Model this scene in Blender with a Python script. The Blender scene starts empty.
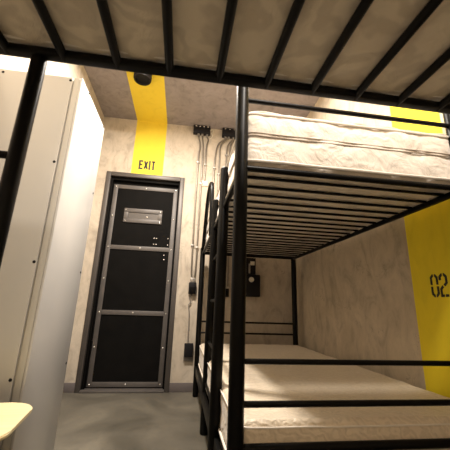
import bpy, bmesh, math, random
from mathutils import Vector, Matrix, noise
random.seed(4)
S = bpy.context.scene
COL = S.collection

# ---------------------------------------------------------------- room size
XL, XR = -0.973, 1.20          # left / right wall
YB, YF = 3.047, -1.25          # back wall / wall behind the camera
H = 2.748

# ---------------------------------------------------------------- materials
def new_mat(name):
    m = bpy.data.materials.new(name); m.use_nodes = True
    nt = m.node_tree; b = nt.nodes['Principled BSDF']
    return m, nt, b
def N(nt, t, **kw):
    n = nt.nodes.new(t)
    for k, v in kw.items(): setattr(n, k, v)
    return n
def noise_tex(nt, vec, scale, detail=4, rough=.55, dist=0):
    n = N(nt, 'ShaderNodeTexNoise'); n.inputs['Scale'].default_value = scale
    n.inputs['Detail'].default_value = detail; n.inputs['Roughness'].default_value = rough
    n.inputs['Distortion'].default_value = dist
    nt.links.new(vec, n.inputs['Vector']); return n.outputs['Fac']
def ramp(nt, fac, stops):
    r = N(nt, 'ShaderNodeValToRGB'); el = r.color_ramp.elements
    while len(el) < len(stops): el.new(.5)
    for e, (p, c) in zip(el, stops):
        e.position = p; e.color = (c[0], c[1], c[2], 1) if len(c) == 3 else c
    nt.links.new(fac, r.inputs['Fac']); return r.outputs['Color']
def g(v): return (v, v, v)
def math_(nt, op, a, b=None, clamp=False):
    n = N(nt, 'ShaderNodeMath', operation=op); n.use_clamp = clamp
    for i, x in enumerate((a, b)):
        if x is None: continue
        if isinstance(x, (int, float)): n.inputs[i].default_value = x
        else: nt.links.new(x, n.inputs[i])
    return n.outputs[0]
def mix(nt, fac, a, b, blend='MIX'):
    n = N(nt, 'ShaderNodeMix', data_type='RGBA', blend_type=blend)
    if isinstance(fac, (int, float)): n.inputs[0].default_value = fac
    else: nt.links.new(fac, n.inputs[0])
    for i, x in ((6, a), (7, b)):
        if isinstance(x, tuple): n.inputs[i].default_value = (*x[:3], 1)
        else: nt.links.new(x, n.inputs[i])
    return n.outputs[2]
def bump(nt, b, hgt, strength, dist=.01):
    n = N(nt, 'ShaderNodeBump'); n.inputs['Strength'].default_value = strength
    n.inputs['Distance'].default_value = dist
    nt.links.new(hgt, n.inputs['Height']); nt.links.new(n.outputs['Normal'], b.inputs['Normal'])
def coords(nt):
    tc = N(nt, 'ShaderNodeTexCoord'); sp = N(nt, 'ShaderNodeSeparateXYZ')
    nt.links.new(tc.outputs['Object'], sp.inputs[0])
    return tc.outputs['Object'], sp.outputs

def plaster(name, base, dark, stripe=None, yellow=(.76, .57, .035), rough=.75, scr=.8, stretch=(1, 1, .55)):
    """trowelled concrete plaster; stripe = (axis, lo, hi) paints a yellow band"""
    m, nt, b = new_mat(name)
    vec, xyz = coords(nt)
    mp = N(nt, 'ShaderNodeMapping'); mp.inputs['Scale'].default_value = stretch
    nt.links.new(vec, mp.inputs['Vector'])
    big = noise_tex(nt, vec, 2.0, 4, .6, .8)
    mid = noise_tex(nt, mp.outputs[0], 6.5, 6, .62, 1.8)
    fine = noise_tex(nt, mp.outputs[0], 40, 5, .7, .6)
    c = ramp(nt, big, [(.3, dark), (.68, base)])
    c2 = ramp(nt, mid, [(.32, g(.70)), (.46, g(.90)), (.62, g(1))])
    c2 = mix(nt, .5, c2, ramp(nt, fine, [(.25, g(.8)), (.55, g(1))]), 'MULTIPLY')
    c = mix(nt, 1.0, c, c2, 'MULTIPLY')
    # trowel swirls and small scratches
    sw = noise_tex(nt, vec, 7, 3, .5, 3.0)
    line = math_(nt, 'ABSOLUTE', math_(nt, 'SUBTRACT', sw, .5))
    lm = ramp(nt, line, [(0, g(1)), (.018, g(0))])
    gate = ramp(nt, noise_tex(nt, vec, 4.3, 2), [(.56, g(0)), (.68, g(1))])
    lm = mix(nt, 1.0, lm, gate, 'MULTIPLY')
    c = mix(nt, math_(nt, 'MULTIPLY', lm, scr), c, tuple(x*.45 for x in dark))
    if stripe:
        ax, lo, hi = stripe
        a = math_(nt, 'GREATER_THAN', xyz[ax], lo); d = math_(nt, 'LESS_THAN', xyz[ax], hi)
        f = math_(nt, 'MULTIPLY', a, d)
        yc = mix(nt, .25, yellow, c2, 'MULTIPLY')
        c = mix(nt, f, c, yc)
    nt.links.new(c, b.inputs['Base Color'])
    b.inputs['Roughness'].default_value = rough
    bump(nt, b, mix(nt, .5, mid, lm), .30, .006)
    return m

M = {}
WALLC, WALLD = (.57, .495, .395), (.45, .38, .295)
M['wall_back'] = plaster('plaster_back', WALLC, WALLD, (0, -.615, -.283))
M['wall_right'] = plaster('plaster_right', (.66, .565, .43), (.52, .44, .32), (1, 1.115, 1.435), (.90, .72, .02), scr=1.0)
M['wall'] = plaster('plaster_wall', WALLC, WALLD)
M['ceiling'] = plaster('ceiling_concrete', (.30, .262, .248), (.245, .21, .197), (0, -.615, -.283), scr=.3, stretch=(1, 1, 1))

def floor_mat():
    m, nt, b = new_mat('floor_concrete'); vec, xyz = coords(nt)
    big = noise_tex(nt, vec, 1.6, 5, .6, 1.2); fine = noise_tex(nt, vec, 30, 5, .6)
    c = ramp(nt, big, [(.3, (.075, .068, .052)), (.5, (.115, .103, .08)), (.7, (.165, .147, .112))])
    c = mix(nt, .5, c, ramp(nt, fine, [(.3, g(.8)), (.6, g(1))]), 'MULTIPLY')
    nt.links.new(c, b.inputs['Base Color'])
    nt.links.new(ramp(nt, big, [(.3, g(.38)), (.7, g(.55))]), b.inputs['Roughness'])
    bump(nt, b, fine, .1, .002)
    return m
M['floor'] = floor_mat()

def simple(name, col, rough=.5, metal=0, var=0, scale=20, bumpy=0, coat=0):
    m, nt, b = new_mat(name); vec, xyz = coords(nt)
    f = noise_tex(nt, vec, scale, 4, .6)
    c = ramp(nt, f, [(.3, tuple(x*(1-var) for x in col)), (.7, tuple(col))])
    nt.links.new(c, b.inputs['Base Color'])
    b.inputs['Roughness'].default_value = rough; b.inputs['Metallic'].default_value = metal
    b.inputs['Coat Weight'].default_value = coat
    if bumpy: bump(nt, b, f, bumpy, .002)
    return m
M['black_metal'] = simple('black_powder_coat', (.0025, .0022, .0019), .40, 0, .2, 60, .05)
M['black_plastic'] = simple('black_plastic', (.012, .011, .012), .45, 0, .1)
for k_ in ('black_metal', 'door_black', 'black_plastic'):
    if k_ in M: M[k_].node_tree.nodes['Principled BSDF'].inputs['Specular IOR Level'].default_value = .15
M['frame_metal'] = simple('dark_grey_door_frame', (.085, .074, .066), .45, .3, .15, 12, .1)
M['strip_metal'] = simple('grey_door_strip', (.10, .088, .08), .5, .15, .2, 15, .1)
M['steel'] = simple('galvanised_steel', (.42, .39, .35), .35, .7, .2, 30)
M['bolt'] = simple('bright_bolt', (.7, .67, .62), .25, .9, .1)
M['door_black'] = simple('black_door_panel', (.0065, .006, .0055), .6, 0, .35, 9, .15)
M['door_black'].node_tree.nodes['Principled BSDF'].inputs['Specular IOR Level'].default_value = .04
M['baseboard'] = simple('mauve_grey_baseboard', (.13, .11, .105), .55, 0, .15, 10)
M['white_panel'] = simple('white_lacquered_panel', (.58, .57, .555), .24, 0, .04, 5)
M['side_panel'] = simple('off_white_side_panel', (.49, .47, .43), .32, 0, .04, 4)
M['trim_panel'] = simple('edge_strip', (.50, .48, .43), .4, 0, .03, 5)
M['wood'] = None
M['cream'] = None
def wood_mat():
    m, nt, b = new_mat('cream_plywood'); vec, xyz = coords(nt)
    mp = N(nt, 'ShaderNodeMapping'); mp.inputs['Scale'].default_value = (3, 40, 40)
    nt.links.new(vec, mp.inputs['Vector'])
    f = noise_tex(nt, mp.outputs[0], 1.5, 4, .5, .4)
    nt.links.new(ramp(nt, f, [(.3, (.72, .60, .34)), (.7, (.82, .71, .44))]), b.inputs['Base Color'])
    b.inputs['Roughness'].default_value = .45
    return m
M['cream'] = wood_mat()
M['letter'] = simple('black_paint', (.02, .018, .01), .6)
M['conduit'] = simple('conduit_steel', (.26, .235, .20), .35, .75, .2, 40)
M['cable'] = simple('grey_cable', (.20, .18, .16), .5)
M['dial'] = simple('ivory_plastic', (.62, .58, .48), .4)
M['white_box'] = simple('white_socket_plastic', (.68, .60, .49), .5)

def fabric(name, a, bcol, satin=.0, scale=1.0):
    m, nt, b = new_mat(name); vec, xyz = coords(nt)
    # damask swirls woven into the ticking
    w = N(nt, 'ShaderNodeTexWave', wave_type='RINGS', rings_direction='SPHERICAL')
    w.inputs['Scale'].default_value = 9*scale; w.inputs['Distortion'].default_value = 16
    w.inputs['Detail'].default_value = 2.5; w.inputs['Detail Scale'].default_value = 1.4
    nt.links.new(vec, w.inputs['Vector'])
    weave = noise_tex(nt, vec, 220, 2, .5)
    c = ramp(nt, w.outputs['Fac'], [(.15, bcol), (.75, a)])
    nt.links.new(c, b.inputs['Base Color'])
    b.inputs['Roughness'].default_value = .62 - .2*satin
    b.inputs['Sheen Weight'].default_value = .25
    folds = noise_tex(nt, vec, 11, 3, .55, 1.6)
    h_ = math_(nt, 'ADD', math_(nt, 'MULTIPLY', folds, 5.0), mix(nt, .25, w.outputs['Fac'], weave))
    bump(nt, b, h_, .45, .004)
    return m
M['ticking'] = fabric('cream_damask_ticking', (.80, .725, .635), (.75, .675, .585), 0, .6)
M['ticking_low'] = fabric('beige_damask_ticking', (.80, .69, .54), (.70, .60, .46), .9, 1.6)
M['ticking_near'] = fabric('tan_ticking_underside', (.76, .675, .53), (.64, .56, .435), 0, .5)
M['piping'] = simple('ivory_piping', (.86, .80, .72), .5)
M['piping_grey'] = simple('taupe_piping', (.38, .31, .25), .5)

# ---------------------------------------------------------------- mesh helpers
def link(name, bm, mat, parent=None, smooth=True, kind=None, label=None, angle=40):
    me = bpy.data.meshes.new(name)
    bmesh.ops.recalc_face_normals(bm, faces=bm.faces)
    bm.to_mesh(me); bm.free()
    me.materials.append(M[mat] if isinstance(mat, str) else mat)
    for p in me.polygons: p.use_smooth = smooth
    if smooth: me.set_sharp_from_angle(angle=math.radians(angle))
    o = bpy.data.objects.new(name, me); COL.objects.link(o)
    if parent: 
        o.parent = parent
        o.matrix_parent_inverse = Matrix.Translation(-parent.location)
    if kind: o['kind'] = kind
    if label: o['label'] = label
    return o
def tag(o, label, cat, group=None):
    o['label'] = label; o['category'] = cat
    if group: o['group'] = group
    return o
def thing(name, loc, label, cat, group=None):
    o = bpy.data.objects.new(name, None); COL.objects.link(o); o.location = loc
    o.empty_display_size = .1
    return tag(o, label, cat, group)
def box(bm, x0, x1, y0, y1, z0, z1, bev=0, seg=2):
    t = bmesh.new(); bmesh.ops.create_cube(t, size=1)
    for v in t.verts:
        v.co = Vector(((x0+x1)/2+v.co.x*(x1-x0), (y0+y1)/2+v.co.y*(y1-y0), (z0+z1)/2+v.co.z*(z1-z0)))
    if bev: bmesh.ops.bevel(t, geom=t.edges[:], offset=bev, segments=seg, affect='EDGES', profile=.5)
    me = bpy.data.meshes.new('t'); t.to_mesh(me); t.free(); bm.from_mesh(me); bpy.data.meshes.remove(me)
def bx(*a, **k):
    bm = bmesh.new(); box(bm, *a, **k); return bm
def tube(bm, pts, r, n=14, cap=True, dome=False):
    """swept round tube through pts"""
    pts = [Vector(p) for p in pts]
    if dome:
        a, b_ = (pts[0]-pts[1]).normalized(), (pts[-1]-pts[-2]).normalized()
    rings = []; up = None
    L = len(pts)
    for i, p in enumerate(pts):
        if i == 0: d = pts[1]-pts[0]
        elif i == L-1: d = pts[-1]-pts[-2]
        else: d = (pts[i+1]-p).normalized()+(p-pts[i-1]).normalized()
        d.normalize()
        if up is None:
            up = Vector((0, 0, 1)) if abs(d.z) < .9 else Vector((1, 0, 0))
        s = d.cross(up).normalized(); u = s.cross(d).normalized(); up = u
        rr = r if not isinstance(r, (list, tuple)) else r[i]
        rings.append([bm.verts.new(p+(s*math.cos(t)+u*math.sin(t))*rr) for t in [2*math.pi*k/n for k in range(n)]])
    for A, B in zip(rings, rings[1:]):
        for k in range(n): bm.faces.new((A[k], A[(k+1) % n], B[(k+1) % n], B[k]))
    if cap:
        bm.faces.new(rings[0][::-1]); bm.faces.new(rings[-1])
    return bm
def tb(pts, r, n=14): return tube(bmesh.new(), pts, r, n)
def capped(p0, p1, r, n=18):
    """straight tube with softly rounded ends"""
    p0, p1 = Vector(p0), Vector(p1); d = (p1-p0).normalized()
    pts, rs = [], []
    for a in (0, 30, 60, 90):
        t = math.radians(a); pts.append(p0+d*(r*.45*(1-math.sin(t)))); rs.append(max(.25*r, r*(.75+.25*math.sin(t))) if a else r*.72)
    pts = [p0, p0+d*r*.15, p0+d*r*.4]; rs = [r*.75, r*.93, r]
    q = [p1-d*r*.4, p1-d*r*.15, p1]
    return tube(bmesh.new(), pts+q, rs+rs[::-1], n)
def smooth_path(pts, n=8):
    """Catmull-Rom through pts"""
    P = [Vector(p) for p in pts]; P = [P[0]*2-P[1]]+P+[P[-1]*2-P[-2]]; out = []
    for i in range(1, len(P)-2):
        for k in range(n):
            t = k/n; a, b_, c, d = P[i-1:i+3]
            out.append(.5*((2*b_)+(c-a)*t+(2*a-5*b_+4*c-d)*t*t+(-a+3*b_-3*c+d)*t**3))
    out.append(P[-2]); return out

# ---------------------------------------------------------------- room shell
link('floor', bx(XL-.1, XR+.1, YF-.1, YB+.25, -.1, 0), 'floor', smooth=False, kind='structure')
link('ceiling', bx(XL-.1, XR+.1, YF-.1, YB+.25, H, H+.1), 'ceiling', smooth=False, kind='structure')
link('wall_left', bx(XL-.1, XL, YF, YB, 0, H), 'wall', smooth=False, kind='structure')
link('wall_right', bx(XR, XR+.1, YF, YB, 0, H), 'wall_right', smooth=False, kind='structure')
link('wall_front', bx(XL-.1, XR+.1, YF-.1, YF, 0, H), 'wall', smooth=False, kind='structure')
DX0, DX1, DZ = -.856, -.043, 2.10      # outer door frame
bm = bmesh.new()
box(bm, XL-.1, DX0+.02, YB, YB+.2, 0, H); box(bm, DX1-.02, XR+.1, YB, YB+.2, 0, H); box(bm, DX0+.02, DX1-.02, YB, YB+.2, DZ-.02, H)
link('wall_back', bm, 'wall_back', smooth=False, kind='structure')
bm = bmesh.new()
box(bm, XL, DX0, YB-.008, YB, 0, .078, .002); box(bm, DX1, XR, YB-.008, YB, 0, .078, .002)
link('baseboard_back', bm, 'baseboard', kind='structure')
link('baseboard_right', bx(XR-.008, XR, YF, YB-.008, 0, .078, .002), 'baseboard', kind='structure')
link('baseboard_left', bx(XL, XL+.008, YF, YB-.008, 0, .078, .002), 'baseboard', kind='structure')

# door: frame with deep reveal, leaf of black panels held by bolted grey strips
LY = YB+.06
door = link('door_1', bx(DX0+.045, DX1-.045, LY, LY+.04, .012, DZ-.05), 'door_black', kind='structure')
bm = bmesh.new()
fw = .045
box(bm, DX0, DX0+fw, YB-.014, YB+.11, 0, DZ, .003); box(bm, DX1-fw, DX1, YB-.014, YB+.11, 0, DZ, .003)
box(bm, DX0+fw, DX1-fw, YB-.014, YB+.11, DZ-fw, DZ, .003)
link('door_frame', bm, 'frame_metal', door)
bm = bmesh.new()   # rebate stop inside the frame
box(bm, DX0+fw, DX0+fw+.022, YB+.02, LY, 0, DZ-fw, .002); box(bm, DX1-fw-.014, DX1-fw, YB+.02, LY, 0, DZ-fw, .002)
box(bm, DX0+fw+.022, DX1-fw-.014, YB+.02, LY, DZ-fw-.035, DZ-fw, .002)
link('door_stop', bm, 'door_black', door)
link('threshold', bx(DX0+fw, DX1-fw, YB-.03, LY+.03, 0, .018, .004), 'strip_metal', door)
ix0, ix1, iz0, iz1 = -.778, -.108, .028, 1.985
sw = .043
def strip(x0, x1, z0, z1, name='metal_strip'):
    return link(name, bx(x0, x1, LY-.008, LY, z0, z1, .002), 'strip_metal', door)
strip(ix0, ix0+sw, iz0, iz1); strip(ix1-sw, ix1, iz0, iz1)
zs = [iz0, .655, 1.288, iz1-sw]
for z in zs: strip(ix0+sw, ix1-sw, z, z+sw)
def bolt(x, z, par, y=LY-.008, r=.0085):
    b = bmesh.new()
    bmesh.ops.create_uvsphere(b, u_segments=12, v_segments=8, radius=r)
    for v in b.verts: v.co = Vector((x+v.co.x, y+v.co.y*.5, z+v.co.z))
    return link('bolt', b, 'bolt', par)
for z in zs:
    for x in (ix0+sw/2, (ix0+ix1)/2, ix1-sw/2): bolt(x, z+sw/2, door)
for za, zb in zip(zs, zs[1:]):
    for x in (ix0+sw/2, ix1-sw/2): bolt(x, (za+zb)/2+sw/2, door)
# recessed bolted nameplate window
px0, px1, pz0, pz1 = -.642, -.252, 1.575, 1.728
bm = bmesh.new()
t = .042
box(bm, px0, px1, LY-.012, LY, pz1-t, pz1, .002); box(bm, px0, px1, LY-.012, LY, pz0, pz0+t, .002)
box(bm, px0, px0+t, LY-.012, LY, pz0+t, pz1-t, .002); box(bm, px1-t, px1, LY-.012, LY, pz0+t, pz1-t, .002)
pf = link('plate_frame', bm, 'strip_metal', door)
link('viewing_plate', bx(px0+t, px1-t, LY-.004, LY, pz0+t, pz1-t), 'frame_metal', door)
for x in (px0+.018, px1-.018):
    for z in (pz0+.018, pz1-.018): bolt(x, z, door, LY-.012, .006)
bolt(-.405, 1.645, door, LY-.004, .009)
for x, z in ((-.312, 1.424), (-.287, 1.424), (-.170, 1.428), (-.145, 1.428), (-.312, 1.361), (-.287, 1.361), (-.170, 1.361), (-.145, 1.361), (-.196, 1.253), (-.194, 1.207)):
    bolt(x, z, door, LY, .007)
for z in (1.62, .37):   # hinge knuckles
    link('hinge', tb([(DX0+fw+.028, LY-.012, z-.05), (DX0+fw+.028, LY-.012, z+.05)], .009), 'black_metal', door)

# painted lettering: slightly raised stencil paint
def strokes(name, segs, to3, w, parent=None):
    """segs: list of 2-D polylines in metres; each is a flat stroke of width w"""
    bm = bmesh.new()
    for pl in segs:
        n = len(pl)
        L, R_ = [], []
        for i in range(n):
            p = Vector(pl[i])
            d0 = (Vector(pl[i])-Vector(pl[i-1])).normalized() if i else None
            d1 = (Vector(pl[i+1])-Vector(pl[i])).normalized() if i < n-1 else None
            d0 = d0 or d1; d1 = d1 or d0
            nn = Vector((-(d0+d1).y, (d0+d1).x)).normalized(); k = 1/max(.5, nn.dot(Vector((-d0.y, d0.x))))
            L.append(p+nn*w/2*k); R_.append(p-nn*w/2*k)
        for dz in (0,):
            a = [[bm.verts.new(to3(q, e)) for q in (L+R_[::-1])] for e in (0, 1)]
            m = len(a[0])
            for i in range(n-1):
                for e in (0, 1): bm.faces.new((a[e][i], a[e][i+1], a[e][m-2-i], a[e][m-1-i]))
            for i in range(m): bm.faces.new((a[0][i], a[0][(i+1) % m], a[1][(i+1) % m], a[1][i]))
    return link(name, bm, 'letter', parent, smooth=False)
# EXIT on the back wall
ex = thing('exit_lettering', (-.45, YB, 2.165), 'black EXIT lettering painted on the yellow stripe above the door', 'lettering')
hh, ww, st = .088, .034, .0180
def on_back(ox, oz): return lambda q, e: Vector((ox+q[0], YB-.0022*e, oz+q[1]))
letters = [
 [[(ww, 0), (0, 0), (0, hh), (ww, hh)], [(0, hh*.52), (ww*.85, hh*.52)]],
 [[(0, 0), (ww*.9, hh)], [(0, hh), (ww*.9, 0)]],
 [[(0, -st/2), (0, hh+st/2)]],
 [[(0, hh), (ww*1.05, hh)], [(ww*.52, hh), (ww*.52, -st/2)]]]
for L_, ox in zip(letters, (-.534, -.483, -.429, -.407)):
    strokes('letter', L_, on_back(ox, 2.168), st, ex)
# 02 on the right wall (reads with X -> towards the camera, i.e. -Y)
nm = thing('bunk_number', (XR, 1.27, .846), 'black stencil number 02 on the yellow stripe of the right wall', 'lettering')
def on_right(oy, oz): return lambda q, e: Vector((XR-.0012*e, oy-q[0], oz+q[1]))
h2, w2, s2 = .096, .034, .0118; c_ = .0105
zero = [[(0, h2*.54), (0, h2-c_), (c_, h2), (w2*.42, h2)], [(w2*.60, h2), (w2-c_, h2), (w2, h2-c_), (w2, h2*.54)],
        [(0, h2*.46), (0, c_), (c_, 0), (w2*.42, 0)], [(w2*.60, 0), (w2-c_, 0), (w2, c_), (w2, h2*.46)]]
two = [[(0, h2*.74), (0, h2-c_), (c_, h2), (w2*.42, h2)], [(w2*.60, h2), (w2-c_, h2), (w2, h2-c_), (w2, h2*.60), (w2-c_, h2*.5), (w2*.58, h2*.48)],
       [(w2*.40, h2*.44), (c_, h2*.42), (0, h2*.31), (0, 0), (w2*.42, 0)], [(w2*.58, 0), (w2+.004, 0)]]
strokes('digit', zero, on_right(1.311, .850), s2, nm)
strokes('digit', two, on_right(1.260, .850), s2, nm)

# ---------------------------------------------------------------- far bunk bed
PR = .0245
X0, X1, Y0, Y1 = .187, 1.112, .985, 2.90
bed = thing('bunk_bed', ((X0+X1)/2, (Y0+Y1)/2, 0), 'black metal bunk bed along the right wall with two cream mattresses on it', 'bunk bed')
BM = 'black_metal'
def bp(name, bm, mat=BM): return link(name, bm, mat, bed)
for x, y, zt in ((X0, Y0, 1.78), (X1, Y0, 1.78), (X0, Y1, 1.315), (X1, Y1, 1.78)):
    o = bp('post', capped((x, y, 0.0), (x, y, zt), PR)); 
# upper deck
ZU = 1.262
bp('end_rail', tb([(X0, Y0, ZU), (X1, Y0, ZU)], .0115)); bp('end_rail', tb([(X0, Y1, ZU), (X1, Y1, ZU)], .013))
for x in (X0+.004, X1-.004):
    bp('side_rail', bx(x-.010, x+.010, Y0, Y1, ZU-.016, ZU+.008, .004))
ys = [Y0+.0865+i*.0935 for i in range(24)]
ys = [y for y in ys if y < Y1-.04]
for y in ys: bp('slat', bx(X0+.012, X1-.012, y-.006, y+.006, ZU+.000, ZU+.011, .003))
bp('guard_rail', tb([(X0, Y0, 1.553), (X1, Y0, 1.553)], .0095))
# hoop shaped safety rail on the aisle side
hp = smooth_path([(X0-.004, 2.84, 1.275), (X0-.006, 2.66, 1.47), (X0-.008, 2.46, 1.655), (X0-.008, 2.30, 1.705), (X0-.006, 2.19, 1.70), (X0-.004, 2.13, 1.62), (X0-.002, 2.11, 1.45), (X0, 2.11, 1.26)], 7)
bp('safety_hoop', tb(hp, .0165, 16))
# lower deck
ZL = .352
bp('end_rail', tb([(X0, Y0, .372), (X1, Y0, .372)], .0135)); bp('end_rail', tb([(X0, Y1, .36), (X1, Y1, .36)], .0135))
for z, r in ((.607, .0085), (.488, .0095)): bp('end_rung', tb([(X0, Y0, z), (X1, Y0, z)], r))
for z in (.626, .528): bp('end_rung', tb([(X0, Y1, z), (X1, Y1, z)], .0085))
for x in (X0-.002, X1+.002): bp('side_rail', bx(x-.010, x+.010, Y0, Y1, .185, .250, .004))
for y in ys: bp('slat', bx(X0+.03, X1-.03, y-.009, y+.009, .246, .262, .004))
# ladder on the aisle side
LX = X0+.002
ladder = [((LX-.012, 1.42, 0), (LX, 1.435, 1.475)), ((LX+.012, 2.12, 0), (LX+.004, 1.86, 1.45))]
for a, b_ in ladder: bp('ladder_upright', capped(a, b_, .0255))
for z in (.30, .55, .80, 1.05):
    t = z/1.45; ya = 2.12-(.26*t)
    bp('ladder_rung', tb([(LX, 1.435, z), (LX+.008, ya, z)], .009))

# ---------------------------------------------------------------- mattresses
def mattress(name, x0, x1, y0, y1, z0, z1, mat, r=.035, quilt=.006, step=.022, sag=0):
    bm = bmesh.new()
    nx, ny, nz = [max(2, round(d/step)) for d in (x1-x0, y1-y0, z1-z0)]
    vs = {}
    def vert(i, j, k):
        if (i, j, k) in vs: return vs[(i, j, k)]
        p = Vector((x0+(x1-x0)*i/nx, y0+(y1-y0)*j/ny, z0+(z1-z0)*k/nz))
        c = Vector((min(max(p.x, x0+r), x1-r), min(max(p.y, y0+r), y1-r), min(max(p.z, z0+r*.7), z1-r*.7)))
        d = p-c
        if d.length > 1e-6:
            nrm = d.normalized(); p = c+nrm*r if sum(abs(v) > 1e-6 for v in d) > 1 else p
        else: nrm = Vector((0, 0, 1))
        # scalloped quilting, deeper on the sides
        side = (j in (0, ny)) or (i in (0, nx))
        u = (p.x if j in (0, ny) else p.y); w = p.z
        if side:
            a = abs(math.sin(math.pi*(u/.155+.35*math.sin(w*38)))); q = (a**.5-1)
            q2 = abs(math.sin(math.pi*(w-z0)/(z1-z0)*2.0))**.5; q = q*q2+1.0*(q2-1)
        else:
            a = math.sin(p.x*24+1.4*math.sin(p.y*13)); b_ = math.sin(p.y*21+1.2*math.sin(p.x*15)); q = (abs(a*b_)**.5-1)*.7
        p = p+nrm*quilt*(q+.6*noise.noise(p*9))
        if sag and k == 0: p.z -= sag*abs(math.sin(math.pi*(p.x+.384)/.152))*.6
        vs[(i, j, k)] = bm.verts.new(p); return vs[(i, j, k)]
    def quad(a, b_, c, d): bm.faces.new((vert(*a), vert(*b_), vert(*c), vert(*d)))
    for i in range(nx):
        for j in range(ny):
            for k in (0, nz): quad((i, j, k), (i+1, j, k), (i+1, j+1, k), (i, j+1, k))
    for i in range(nx):
        for k in range(nz):
            for j in (0, ny): quad((i, j, k), (i+1, j, k), (i+1, j, k+1), (i, j, k+1))
    for j in range(ny):
        for k in range(nz):
            for i in (0, nx): quad((i, j, k), (i, j+1, k), (i, j+1, k+1), (i, j, k+1))
    return link(name, bm, mat, angle=80)
def piping(par, x0, x1, y0, y1, z, rad, cr=.04, mat='piping', wob=.003):
    pts = []
    for cx, cy, a0 in ((x1-cr, y1-cr, 0), (x0+cr, y1-cr, 90), (x0+cr, y0+cr, 180), (x1-cr, y0+cr, 270)):
        for k in range(5):
            a = math.radians(a0+k*22.5); pts.append(Vector((cx+cr*math.cos(a), cy+cr*math.sin(a), z)))
    full = []
    for i, p in enumerate(pts):
        q = pts[(i+1) % len(pts)]; n = max(1, int((q-p).length/.06))
        for k in range(n):
            s = p.lerp(q, k/n); s.z += wob*noise.noise(s*7); full.append(s)
    full.append(full[0].copy())
    return link('piping', tube(bmesh.new(), full, rad, 8, cap=False), mat, par)
mx0, mx1, my0, my1 = X0+.012, X1+.012, Y0+.004, Y1-.03
mu = mattress('mattress', mx0, mx1, my0, my1, ZU+.012, 1.522, 'ticking', .04, .0095)
tag(mu, 'cream quilted mattress on the upper deck of the bunk by the right wall', 'mattress')
piping(mu, mx0-.003, mx1+.003, my0-.003, my1+.003, ZU+.036, .0068)
piping(mu, mx0+.002, mx1-.002, my0+.002, my1-.002, 1.502, .0055)
piping(mu, mx0+.004, mx1-.004, my0+.004, my1-.004, 1.421, .0024, mat='piping_grey')
piping(mu, mx0+.004, mx1-.004, my0+.004, my1-.004, 1.409, .0024, mat='piping_grey')
ml = mattress('mattress', mx0, mx1, my0, my1, .264, .436, 'ticking_low', .03, .0035)
tag(ml, 'beige damask mattress on the lower deck of the bunk, behind the end rungs', 'mattress')
piping(ml, mx0-.001, mx1+.001, my0-.001, my1+.001, .424, .0030)
piping(ml, mx0-.001, mx1+.001, my0-.001, my1+.001, .275, .0050)

# ---------------------------------------------------------------- near bunk bed (seen from below)
nx0, nx1, ny0, ny1, NZ = -.80, 1.165, -.13, .800, 1.452
nb = thing('bunk_bed', ((nx0+nx1)/2, (ny0+ny1)/2, 0), 'black metal bunk bed overhead in the foreground, its slatted underside facing down', 'bunk bed')
def np_(name, bm, mat=BM): return link(name, bm, mat, nb)
for x in (nx0, nx1):
    for y in (ny0, ny1-.018): np_('post', capped((x, y, 0), (x, y, 1.86), .019))
np_('side_rail', bx(nx0, nx1, ny1-.042, ny1-.007, NZ-.007, NZ+.018, .008, seg=3))
np_('side_rail', bx(nx0, nx1, ny0-.012, ny0+.028, NZ-.008, NZ+.016, .008, seg=3))
for x in (nx0, nx1): np_('end_rail', bx(x-.014, x+.014, ny0, ny1, NZ-.006, NZ+.014, .006))
xs = [-.384+.1520*i for i in range(-2, 10)]
for x in xs:
    if nx0+.05 < x < nx1-.03: np_('slat', tb([(x, ny0, NZ+.004), (x, ny1-.02, NZ+.004)], .0125))
nu = -.4535
for x in (nu, nu-.33): np_('ladder_upright', capped((x, ny1-.014, 0), (x, ny1-.014, NZ), .0205))
for z in (.34, .61, .88, 1.135): np_('ladder_rung', tb([(nu-.33, ny1-.014, z), (nu, ny1-.014, z)], .0105))
mn = mattress('mattress', nx0+.03, nx1-.03, ny0+.02, ny1-.022, NZ+.020, NZ+.098, 'ticking_near', .02, .003, .03, sag=.008)
tag(mn, 'tan mattress overhead in the foreground, seen through the slats beneath it', 'mattress')
piping(mn, nx0+.035, nx1-.035, ny0+.025, ny1-.056, NZ+.021, .0045)

# ---------------------------------------------------------------- white locker cabinet on the left
LF, LN, LB, LT = -.572, 1.376, 1.835, 1.872
lk = thing('locker_cabinet', ((XL+LF)/2, (LN+LB)/2, 0), 'tall white locker cabinet with black screws against the left wall', 'cabinet')
def lp(name, bm, mat): return link(name, bm, mat, lk)
lp('body', bx(XL+.010, LF-.012, LN+.012, LB-.004, .02, LT-.006, .002), 'side_panel')
lp('plinth', bx(XL+.010, LF-.03, LN+.03, LB-.02, 0, .02), 'black_plastic')
lp('side_panel', bx(XL+.010, LF-.046, LN, LN+.012, .02, LT-.004, .003), 'side_panel')
lp('corner_trim', bx(LF-.040, LF-.013, LN+.003, LN+.016, .02, LT-.002, .003), 'trim_panel')
lp('front_panel', bx(LF-.012, LF, LN+.0, LB, .02, LT+.002, .004), 'white_panel')
def screw(p, ax):
    b = bmesh.new(); bmesh.ops.create_uvsphere(b, u_segments=12, v_segments=8, radius=.0068)
    for v in b.verts:
        v.co[ax] *= .4; v.co += Vector(p)
    return link('screw', b, 'black_plastic', lk)
for z in (1.85, 1.396, .926, .467): screw((LF-.056, LN, z), 1); screw((XL+.03, LN, z), 1)
for y, z in ((LN+.11, 1.868), (LB-.03, 1.865), (LB-.022, 1.409), (LB-.022, .928), (LB-.022, .452)): screw((LF, y, z), 0)

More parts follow.
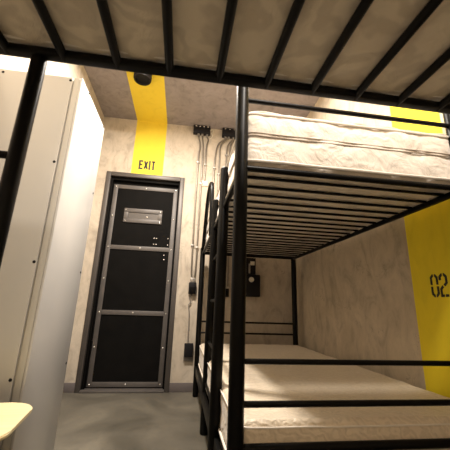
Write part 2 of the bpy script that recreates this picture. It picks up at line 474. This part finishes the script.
# ---------------------------------------------------------------- bedside stool, lower left
sx0, sx1, sy0, sy1, sz = -.84, -.447, .90, 1.255, .42
stl = thing('bedside_stool', ((sx0+sx1)/2, (sy0+sy1)/2, 0), 'pale yellow stool top with rounded corner beside the locker, bottom left', 'stool')
def round_slab(x0, x1, y0, y1, z0, z1, r):
    bm = bmesh.new(); lo, hi = [], []
    for cx, cy, a0 in ((x1-r, y1-r, 0), (x0+r, y1-r, 90), (x0+r, y0+r, 180), (x1-r, y0+r, 270)):
        for k in range(9):
            a = math.radians(a0+k*11.25); x, y = cx+r*math.cos(a), cy+r*math.sin(a)
            lo.append(bm.verts.new((x, y, z0))); hi.append(bm.verts.new((x, y, z1)))
    n = len(lo); bm.faces.new(lo[::-1]); top = bm.faces.new(hi)
    for i in range(n): bm.faces.new((lo[i], lo[(i+1) % n], hi[(i+1) % n], hi[i]))
    bmesh.ops.bevel(bm, geom=[e for e in top.edges], offset=.003, segments=2, affect='EDGES')
    return bm
link('seat', round_slab(sx0, sx1, sy0, sy1, sz-.010, sz, .09), 'cream', stl)
for x in (sx0+.05, sx1-.12):
    for y in (sy0+.05, sy1-.06): link('leg', tb([(x, y, 0), (x, y, sz-.010)], .011), 'black_metal', stl)

stl.rotation_euler.z = math.radians(8)

# ---------------------------------------------------------------- wall services
def jbox(name, x0, x1, z0, z1, label, hubs, grp='junction boxes under the ceiling'):
    o = thing(name, ((x0+x1)/2, YB, z0), label, 'junction box', grp)
    link('body', bx(x0, x1, YB-.055, YB, z0, z1, .004), 'black_plastic', o)
    link('lid', bx(x0+.006, x1-.006, YB-.060, YB-.055, z0+.006, z1-.006, .002), 'black_plastic', o)
    for x in hubs: link('conduit_hub', tb([(x, YB-.028, z0-.022), (x, YB-.028, z0+.002)], .0135, 12), 'steel', o)
    for k in range(4):
        x = x0+(x1-x0)*(.15+.235*k)
        b = bmesh.new(); bmesh.ops.create_uvsphere(b, u_segments=10, v_segments=6, radius=.008)
        for v in b.verts: v.co = Vector((x, YB-.060, z1-.016))+Vector((v.co.x, v.co.y*.5, v.co.z))
        link('screw', b, 'bolt', o)
    return o
jbox('junction_box', .015, .205, 2.643, 2.742, 'black junction box under the ceiling, right of the EXIT stripe', (.075, .118, .172))
jbox('junction_box', .345, .560, 2.643, 2.745, 'black junction box under the ceiling, partly behind the bunk post', (.385, .42, .475, .51))
cy_ = YB-.018
def conduit(pts, label, r=.0078, clips=()):
    P = [Vector((p[0], cy_ if len(p) == 2 else p[1], p[-1])) for p in pts]
    o = thing('conduit', P[-1], label, 'conduit', 'steel conduits on the back wall')
    link('pipe', tb(smooth_path(P, 5), r, 10), 'conduit', o)
    for x, z in clips:
        link('clip', bx(x-.016, x+.016, YB-.026, YB, z-.007, z+.007, .002), 'steel', o)
    return o
conduit([(.075, 2.625), (.098, 2.54), (.102, 2.46), (.092, 2.36), (.088, 1.9), (.088, 1.4), (.090, 1.12), (.100, 1.03)], 'leftmost steel conduit running down to the lower black switch', clips=((.0915, 2.30), (.088, 1.36)))
conduit([(.118, 2.625), (.133, 2.54), (.138, 2.46), (.138, 2.3), (.136, 1.9), (.134, 1.4), (.131, 1.12), (.122, 1.03)], 'second steel conduit from the left, ending at the black switch', clips=((.138, 2.05), (.134, 1.34)))
conduit([(.172, 2.625), (.190, 2.585), (.176, 2.51), (.172, 2.40), (.174, 2.25), (.174, 2.09)], 'third steel conduit from the left, ending at the small white plate', clips=((.172, 2.28),))
conduit([(.385, 2.625), (.318, 2.56), (.290, 2.48), (.278, 2.36), (.272, 2.20), (.270, 1.95), (.272, .95)], 'leftmost steel conduit under the right junction box', clips=((.276, 2.25),))
conduit([(.42, 2.625), (.352, 2.56), (.330, 2.48), (.328, 2.36), (.327, 2.20), (.327, 1.95), (.327, .95)], 'second steel conduit under the right junction box', clips=((.328, 2.18),))
conduit([(.475, 2.625), (.425, 2.56), (.408, 2.48), (.405, 2.36), (.405, 2.1), (.425, .96)], 'third steel conduit under the right junction box', clips=((.405, 2.42),))
conduit([(.51, 2.625), (.458, 2.56), (.444, 2.48), (.444, 2.3), (.460, 1.6), (.462, .96)], 'rightmost steel conduit under the right junction box')
o = thing('cable_loop', (.23, YB, 2.6), 'short pale curled cable beside the left junction box', 'cable')
link('wire', tb(smooth_path([(.20, cy_, 2.70), (.232, cy_, 2.725), (.240, cy_-.01, 2.69), (.222, cy_, 2.665), (.236, cy_-.01, 2.645), (.225, cy_, 2.615), (.205, cy_, 2.60)], 6), .0045, 8), 'dial', o)
o = thing('socket_plate', (.175, YB, 2.04), 'small off-white square plate on the back wall at the end of a conduit', 'wall plate')
link('plate', bx(.140, .215, YB-.012, YB, 2.025, 2.092, .003), 'white_box', o)
link('cover', bx(.150, .205, YB-.016, YB-.012, 2.035, 2.082, .002), 'white_box', o)
# black switch with cord down to a lower outlet
o = thing('wall_switch', (.11, YB, .87), 'black wall switch box right of the door with two conduits entering it', 'switch')
link('body', bx(.074, .148, YB-.045, YB, .872, .985, .008), 'black_plastic', o)
link('cover', bx(.084, .138, YB-.050, YB-.045, .882, .94, .002), 'door_black', o)
link('collar', bx(.086, .136, YB-.038, YB-.004, .985, 1.03, .004), 'steel', o)
o = thing('power_outlet', (.11, YB, .26), 'low black outlet box right of the door, its grey cord rising to the switch', 'outlet')
link('cord', tb(smooth_path([(.110, cy_, .872), (.092, cy_, .835), (.104, cy_, .80), (.084, cy_, .765), (.094, cy_, .70), (.098, cy_, .56), (.098, cy_, .47), (.100, cy_, .425)], 6), .0052, 8), 'cable', o)
link('body', bx(.069, .152, YB-.045, YB, .302, .42, .006), 'black_plastic', o)
link('back_plate', bx(.066, .154, YB-.010, YB, .262, .305, .002), 'cable', o)
o = thing('wall_switch', (.45, YB, .86), 'small black switch on the back wall, seen between the bunk posts', 'switch')
link('body', bx(.425, .476, YB-.04, YB, .858, .940, .005), 'black_plastic', o)
link('rocker', bx(.437, .464, YB-.044, YB-.04, .875, .920, .002), 'door_black', o)
# wall box behind the bunk
o = thing('control_box', (.70, YB, .87), 'black control box with an ivory knob on the back wall above the lower bunk', 'control box')
link('back_plate', bx(.615, .748, YB-.035, YB, 1.085, 1.262, .004), 'black_plastic', o)
link('housing', bx(.610, .788, YB-.075, YB, .868, 1.088, .010), 'black_plastic', o)
b = bmesh.new(); bmesh.ops.create_cone(b, cap_ends=True, segments=24, radius1=.026, radius2=.022, depth=.022)
for v in b.verts: v.co = Vector((.694+v.co.x, YB-.086-v.co.z, 1.035+v.co.y))
link('knob', b, 'dial', o)
link('lock_bar', bx(.672, .690, YB-.045, YB-.035, 1.10, 1.20, .003), 'steel', o)
link('label_plate', bx(.690, .735, YB-.040, YB-.035, 1.185, 1.225, .002), 'dial', o)
link('cable', tb(smooth_path([(.60, cy_, 1.30), (.66, cy_-.01, 1.315), (.712, cy_-.02, 1.285), (.732, cy_-.02, 1.255)], 6), .005, 8), 'cable', o)

# ---------------------------------------------------------------- lamps
def spot_body(x, y, name, label, dia=.155, hgt=.09):
    o = thing(name, (x, y, H), label, 'ceiling lamp')
    r = dia/2
    prof = [(H, r*.85), (H-.01, r*.95), (H-.02, r), (H-hgt+.012, r), (H-hgt, r*.94), (H-hgt, r*.80), (H-hgt+.02, r*.72), (H-hgt+.024, .002)]
    b = bmesh.new(); n = 36; rings = []
    for z, q in prof: rings.append([b.verts.new((x+q*math.cos(2*math.pi*k/n), y+q*math.sin(2*math.pi*k/n), z)) for k in range(n)])
    for A, B in zip(rings, rings[1:]):
        for k in range(n): b.faces.new((A[k], A[(k+1) % n], B[(k+1) % n], B[k]))
    b.faces.new(rings[0]); b.faces.new(rings[-1])
    link('housing', b, 'black_plastic', o)
    return o
spot_body(-.462, 2.285, 'ceiling_spotlight', 'black round ceiling spotlight, unlit, on the yellow ceiling stripe')

def emit_mat(col, s):
    m, nt, b = new_mat('lamp_glow'); b.inputs['Base Color'].default_value = (0, 0, 0, 1)
    b.inputs['Emission Color'].default_value = (*col, 1); b.inputs['Emission Strength'].default_value = s
    return m
WARM = (1.0, .91, .81)
def lamp(name, x, y, z, size, power, col=WARM, label=''):
    o = thing('ceiling_lamp', (x, y, H), label, 'ceiling lamp')
    b = bmesh.new(); n = 36; r = size/2+.015
    rings = [[b.verts.new((x+q*math.cos(2*math.pi*k/n), y+q*math.sin(2*math.pi*k/n), zz)) for k in range(n)] for zz, q in ((H, r), (z+.012, r), (z+.012, r-.012), (z+.03, r-.012))]
    for A, B in zip(rings, rings[1:]):
        for k in range(n): b.faces.new((A[k], A[(k+1) % n], B[(k+1) % n], B[k]))
    b.faces.new(rings[0]); b.faces.new(rings[-1])
    link('housing', b, 'black_plastic', o)
    L = bpy.data.lights.new(name, 'AREA'); L.shape = 'DISK'; L.size = size; L.energy = power; L.color = col
    lo = bpy.data.objects.new(name, L); COL.objects.link(lo); lo.location = (x, y, z)
    return lo
lamp('aisle_light', -.24, 1.75, H-.05, .22, 32, label='round ceiling lamp over the aisle')
lamp('bed_light', .55, .15, H-.05, .26, 18, label='round ceiling lamp over the foreground bunk')
lamp('wall_fill', .74, 1.95, H-.05, .14, 3.4, label='added unseen fill lamp brightening the top of the right wall')  # added out of view to brighten the upper right wall
lamp('rear_fill', -.30, -.75, H-.05, .22, 10, label='added unseen fill lamp behind the foreground bunk')  # fill added behind the camera, not a known fixture of the room

w = bpy.data.worlds.new('World'); S.world = w; w.use_nodes = True
w.node_tree.nodes['Background'].inputs[0].default_value = (.9, .8, .65, 1)
w.node_tree.nodes['Background'].inputs[1].default_value = .15

# ---------------------------------------------------------------- camera
R0 = [(0.9889412, -0.14456004, 0.0331314), (0.06946909, 0.2541876, -0.96465642), (0.13102918, 0.95629026, 0.26141977)]
cam = bpy.data.cameras.new('Camera'); co = bpy.data.objects.new('Camera', cam); COL.objects.link(co)
r_, d_, f_ = [Vector(v) for v in R0]
m = Matrix(((r_.x, -d_.x, -f_.x, 0), (r_.y, -d_.y, -f_.y, 0), (r_.z, -d_.z, -f_.z, .771357), (0, 0, 0, 1)))
co.matrix_world = m
cam.sensor_width = 36; cam.lens = 36*298.496/450; cam.clip_start = .02
cam.dof.use_dof = True; cam.dof.focus_distance = 2.3; cam.dof.aperture_fstop = 6.3
S.camera = co
S.view_settings.view_transform = 'Standard'; S.view_settings.look = 'None'
S.view_settings.gamma = 1; S.view_settings.use_curve_mapping = False
S.view_settings.exposure = 1.52
